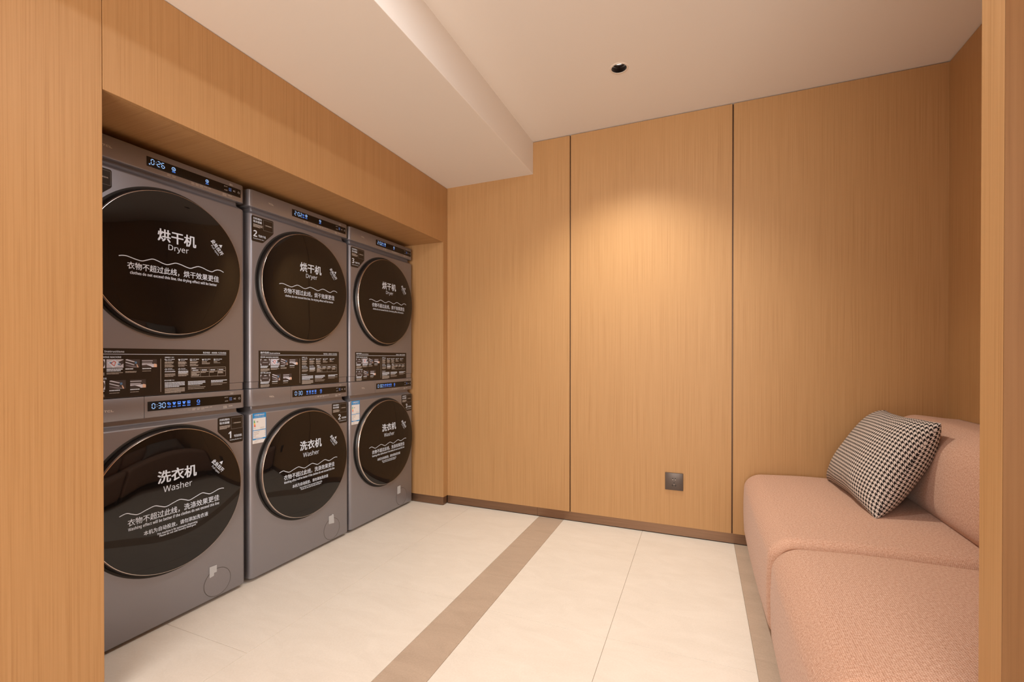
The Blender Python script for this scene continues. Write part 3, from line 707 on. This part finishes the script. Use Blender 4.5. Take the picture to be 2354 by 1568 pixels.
def dryer(i, y, label, digits):
    o = thing('tumble_dryer', label, 'dryer', (MX, y, 0), 'dryers stacked on the washers')
    obj('stacking_strip', cached('dstrip', lambda: loft([(.8572, .004), (.8580, .0022), (.8862, .0022), (.8866, .004)]).mesh('stacking_strip', 'machine_grey', 40)), o)
    obj('cabinet', cached('dcab', lambda: loft([(.8870, .002), (.8880, 0), (1.626, 0), (1.630, .0012), (1.6325, .004), (1.639, .014), (1.644, .019), (1.6585, .021)]).mesh('cabinet', 'machine_grey', 40)), o)
    obj('control_panel', cached('dpan', lambda: loft([(1.6590, .003), (1.6598, .001), (1.6612, 0), (1.7320, 0), (1.7338, .0012), (1.7350, .005)]).mesh('control_panel', 'panel_grey', 40)), o)
    cp = o.children[-1] if o.children[-1].name.startswith('control') else [c for c in o.children if c.name.startswith('control_panel')][0]
    def fine():
        t = MB(); wide_logo(t, .0945, 1.6942, .1212, 1.7008, .0006); rnd = random.Random(6)
        for u, wd, n in ((.2905, .013, 2), (.3075, .013, 2), (.3760, .013, 2), (.3925, .013, 2), (.4085, .013, 2), (.4240, .016, 1), (.4420, .012, 1)): bars(t, u, 1.6745, wd, n, .0046, .0026, .0006, 1, .2, rnd)
        for u, wd, n in ((.5000, .018, 2), (.5240, .018, 1)): bars(t, u, 1.6735, wd, n, .0055, .0034, .0006, 1, .1, rnd)
        bars(t, .5300, 1.7225, .014, 2, .0040, .0022, .0006, 1, .2, rnd)
        return t.mesh('lettering', ['logo_silver', 'print_dim'])
    obj('lettering', cached('dfine', fine), cp)
    display(o, 1.6780, 1.7125, 'dryer', digits, (), 'd')
    door(o, 1.339, 'dryer', 'd')
    instruction_sheet(o)
    number_sticker(o, 'dryer', str(i), 1.6215, .0098, False)
    return o
Y1, Y2, Y3 = -1.905, -1.2842, -.6729
rc = lambda u0, z0, u1, z1: [(u0, z0), (u1, z0), (u1, z1), (u0, z1)]
washer(1, Y1, 'grey washer marked number 1, nearest the camera end of the niche, bottom of its stack', [[(.4410, .1063), (.4590, .1090), (.4590, .1205), (.4706, .1199), (.4706, .1485), (.4410, .1501)]], (), False)
washer(2, Y2, 'grey washer marked number 2, below the middle dryer, with blue energy label', [[(.4520, .1090), (.4900, .1030), (.4860, .1500), (.4750, .1560), (.4740, .1500), (.4519, .1503)]], (0,))
washer(3, Y3, 'grey washer marked number 3, beside the wooden end of the niche, with blue energy label', [rc(.4290, .1030, .4620, .1530)], ())
dryer(1, Y1, 'grey stacked dryer showing 0:26, partly hidden by the wooden front panel', '0:26')
dryer(2, Y2, 'grey stacked dryer marked number 2, showing 2:02, in the middle of the row', '2:02')
dryer(3, Y3, 'grey stacked dryer marked number 3, showing 2:02, at the far end of the row', '2:02')

# ------------------------------------------------------------------ sofa
def rounded_axis(h, r, nc=7, nf=10):
    c = [-h+r*(1-math.cos(math.pi/2*k/nc)) if False else -h+r*(1-math.tan(math.pi/4*(1-k/nc))) for k in range(nc)]
    fl_ = [-h+r+(2*h-2*r)*k/nf for k in range(nf+1)]
    return c+fl_+[-x for x in c[::-1]]
def rbox(name, lo, hi, rad, parent, mat='sofa_fabric', deform=None, nf=(8, 12, 6)):
    c = [(a+b_)/2 for a, b_ in zip(lo, hi)]; h = [(b_-a)/2 for a, b_ in zip(lo, hi)]
    bm = bmesh.new(); uvl = bm.loops.layers.uv.new('UVMap'); seen = {}
    ax = [rounded_axis(h[i], rad[i], 7, nf[i]) for i in range(3)]
    def vert(p):
        k = tuple(round(x, 6) for x in p)
        if k not in seen:
            inn = [max(-h[i]+rad[i], min(h[i]-rad[i], p[i])) for i in range(3)]
            d = Vector([(p[i]-inn[i])/rad[i] for i in range(3)]); d.normalize()
            q = [c[i]+inn[i]+d[i]*rad[i] for i in range(3)]
            if deform: q = deform(*q)
            seen[k] = bm.verts.new(q)
        return seen[k]
    for a in range(3):
        b_, e = (a+1) % 3, (a+2) % 3
        for sg in (-1, 1):
            for i in range(len(ax[b_])-1):
                for j in range(len(ax[e])-1):
                    P = []
                    for (ii, jj) in ((i, j), (i+1, j), (i+1, j+1), (i, j+1)):
                        p = [0, 0, 0]; p[a] = sg*h[a]; p[b_] = ax[b_][ii]; p[e] = ax[e][jj]; P.append(p)
                    f = bm.faces.new([vert(p) for p in (P if sg > 0 else P[::-1])])
                    for lp, p in zip(f.loops, (P if sg > 0 else P[::-1])):
                        lp[uvl].uv = {0: (p[1], p[2]), 1: (p[0], p[2]), 2: (p[0]+.3, p[1])}[a]
                    f.smooth = True
    me = bpy.data.meshes.new(name); bm.to_mesh(me); bm.free(); me.materials.append(MAT[mat])
    return obj(name, me, parent)
SX = 1.797
sofa = thing('modular_sofa', 'salmon pink upholstered two-module bench sofa along the right wall', 'sofa', (2.2, -.85, 0))
def sl(o): o.location = Vector(o.location)-Vector(sofa.location); return o
YS = -.985
def seat_def(y0, y1):
    def f(x, y, z):
        t = min(1, max(0, (x-SX)/.25)); cr = math.sin(math.pi*min(1, max(0, (y-y0)/(y1-y0))))
        if z > .3: z += .012*cr*min(1, max(0, (x-SX-.02)/.2))+.012*(t-.6)
        if x < SX+.1:
            k = 1-(x-SX)/.1; x += k*(.010*abs((z-.22)/.18)**2 - .006*cr)
        return x, y, z
    return f
sl(rbox('seat', (SX, YS+.002, .045), (2.625, -.012, .402), (.078, .055, .062), sofa, deform=seat_def(YS, -.01), nf=(10, 14, 6)))
sl(rbox('seat', (SX, -1.694, .045), (2.625, YS-.002, .402), (.085, .055, .070), sofa, deform=seat_def(-1.69, YS), nf=(10, 12, 6)))
def back_def(x, y, z):
    t = (z-.39)/.35
    x += (.045*max(0, t)**1.3-.012*math.sin(math.pi*min(1, max(0, t))))*min(1, max(0, (2.60-x)/.20))
    k = min(1, max(0, (x-2.47)/.16)); z -= .013*k*k*(3-2*k)*min(1, max(0, t))**2
    return min(x, 2.632), y, z
sl(rbox('backrest', (2.352, YS+.002, .385), (2.74, -.012, .738), (.10, .095, .10), sofa, deform=back_def, nf=(8, 14, 6)))
sl(rbox('backrest', (2.352, -1.694, .385), (2.74, YS-.002, .738), (.10, .095, .10), sofa, deform=back_def, nf=(8, 12, 6)))
# stitched piping along the near edge of the far module
pp = []; fd = seat_def(YS, -.01)
for k in range(52):
    t = k/51
    if t < .3: q = (SX+.0285, .10+(.340-.10)*t/.3)
    elif t < .55: a = math.pi-(t-.3)/.25*math.pi/2; q = (SX+.078+.0495*math.cos(a), .340+.0395*math.sin(a))
    else: q = (SX+.078+(2.36-SX-.078)*(t-.55)/.45, .3795)
    pp.append(fd(q[0], YS+.0115, q[1]))
sl(build(MB().tube(pp, .0032, 8), 'piping', 'sofa_fabric', sofa, 60))
for x, y in ((1.87, -.10), (1.87, -.93), (1.87, -1.04), (1.87, -1.6), (2.55, -.10), (2.55, -.93), (2.55, -1.04), (2.55, -1.6)):
    sl(build(MB().lathez([(0, 0), (.022, 0), (.026, .02), (.030, .060), (0, .060)], x, y, 20), 'leg', 'leg_grey', sofa, 40))

# ------------------------------------------------------------------ pillow
def pillow():
    o = thing('scatter_cushion', 'black and cream houndstooth cushion leaning on the pink sofa back', 'cushion', (2.25, -.38, .41))
    th = .096; n = 44; bm = bmesh.new(); uvl = bm.loops.layers.uv.new('UVMap')
    # corners: seat near, seat far, top far, top near
    BN, BF, TF, TN = Vector((2.172, -.675, .412)), Vector((2.150, -.105, .412)), Vector((2.378, -.085, .752)), Vector((2.380, -.605, .762))
    N = (BF-TN).cross(BN-TF).normalized()
    if N.x > 0: N = -N
    C0 = (BN+BF+TF+TN)/4; L0 = Vector(o.location)
    def P(s, t, sg, edge):
        s_, t_ = s*(1-.060*(1-t*t)*abs(s)**2.5), t*(1-.075*(1-s*s)*abs(t)**2.5)
        a, c_ = (s_+1)/2, (t_+1)/2
        base = (BF*(1-a)+BN*a)*(1-c_)+(TF*(1-a)+TN*a)*c_
        k = max(0, 1-abs(s)**3)**.5*max(0, 1-abs(t)**3)**.5
        d = th*k*(1+.05*math.sin(3*s+1)*math.cos(2*t))
        if not edge: d += .004*math.sin(8*s+3*t)*(1-k)*k*3
        p = base+N*(sg*d)
        if p.z < .409: p.z = .409+.1*(p.z-.409)
        if sg < 0 and p.x > 2.355+.12*max(0, p.z-.45): p.x = 2.355+.12*max(0, p.z-.45)+.15*(p.x-2.355-.12*max(0, p.z-.45))
        return p
    def par(i): x = -1+2*i/n; return math.sin(x*math.pi/2)*.55+x*.45          # denser towards the seams
    grid = {}
    for sg in (1, -1):
        for i in range(n+1):
            for j in range(n+1):
                edge = i in (0, n) or j in (0, n)
                if edge and sg < 0: grid[(sg, i, j)] = grid[(1, i, j)]; continue
                grid[(sg, i, j)] = bm.verts.new(P(par(i), par(j), sg, edge)-L0)
    for sg in (1, -1):
        G = lambda i, j: grid[(sg, i, j)].co
        U_ = {}; V_ = {}
        for j in range(n+1):
            mid = n//2; U_[(mid, j)] = 0
            for i in range(mid, n): U_[(i+1, j)] = U_[(i, j)]+(G(i+1, j)-G(i, j)).length
            for i in range(mid, 0, -1): U_[(i-1, j)] = U_[(i, j)]-(G(i-1, j)-G(i, j)).length
        for i in range(n+1):
            V_[(i, mid)] = 0
            for j in range(mid, n): V_[(i, j+1)] = V_[(i, j)]+(G(i, j+1)-G(i, j)).length
            for j in range(mid, 0, -1): V_[(i, j-1)] = V_[(i, j)]-(G(i, j-1)-G(i, j)).length
        for i in range(n):
            for j in range(n):
                q = [(i, j), (i+1, j), (i+1, j+1), (i, j+1)]; q = q if sg > 0 else q[::-1]
                f = bm.faces.new([grid[(sg, a, b_)] for a, b_ in q]); f.smooth = True
                for lp, ab in zip(f.loops, q): lp[uvl].uv = (U_[ab]+1, V_[ab]+1)
    bmesh.ops.recalc_face_normals(bm, faces=bm.faces[:])
    me = bpy.data.meshes.new('cover'); bm.to_mesh(me); bm.free(); me.materials.append(MAT['houndstooth'])
    obj('cover', me, o)
pillow()

# ------------------------------------------------------------------ ceiling downlight and wall socket
dl = thing('ceiling_downlight', 'small round recessed ceiling downlight with dark inner reflector', 'downlight', (DL[0], DL[1], ZC))
build(MB().lathez([(.0362, .001), (.0362, -.0012), (.0420, -.0016), (.0440, 0), (.0440, .0006)], 0, 0, 64), 'trim_ring', 'lamp_trim', dl, 50)
mb = MB(); n = 36; vs = []; prof = [(.0345, .000), (.0335, .008), (.0305, .022), (.0262, .035)]
for i in range(2*n):
    a = math.pi*i/n; s = 1.0 if i % 2 else .955
    for r, z in prof: vs.append((r*s*math.cos(a), r*s*math.sin(a), z))
fs = []; k = len(prof)
for i in range(2*n):
    j = (i+1) % (2*n)
    for q in range(k-1): fs.append((i*k+q, j*k+q, j*k+q+1, i*k+q+1))
build(mb.add(vs, fs), 'reflector', 'lamp_reflector', dl)
build(MB().lathez([(0, .0320), (.018, .0325), (.0262, .0335), (.0262, .040), (0, .040)], 0, 0, 32), 'lamp_lens', 'lens_glow', dl, 40)
build(MB().lathez([(.0362, .0006), (.0345, -.0012), (.0345, .002)], 0, 0, 64), 'inner_lip', 'lamp_trim', dl, 40)

so = thing('wall_socket', 'square dark grey five-hole power socket low on the wood wall', 'socket', (1.4568, 0, .3043))
build(MB().box((-.0475, -.008, -.0482), (.0475, 0, .0482), 0, .0028), 'face_plate', 'socket_grey', so, 40)
hb = MB()
def slot(mb, u, z, a, l=.0085, wd=.0038):
    c_, s_ = math.cos(a), math.sin(a); y = -.0083
    mb.add([(u+x*c_-q*s_, y, z+x*s_+q*c_) for x, q in ((-wd/2, -l/2), (wd/2, -l/2), (wd/2, l/2), (-wd/2, l/2))], [(0, 1, 2, 3)])
for u, z, a in ((-.0068, .0160, 0), (.0068, .0160, 0), (.0, -.0085, 0), (-.0082, -.0215, .55), (.0082, -.0215, -.55)):
    m_ = MB(); slot(m_, u, z, a); build(m_, 'pin_hole', 'hole_black', so)
for u, z in ((-.0068, .0105), (.0068, .0105), (0, -.0140)):
    m_ = MB(); slot(m_, u, z, 0, .0028, .0036); build(m_, 'contact', 'brass', so)
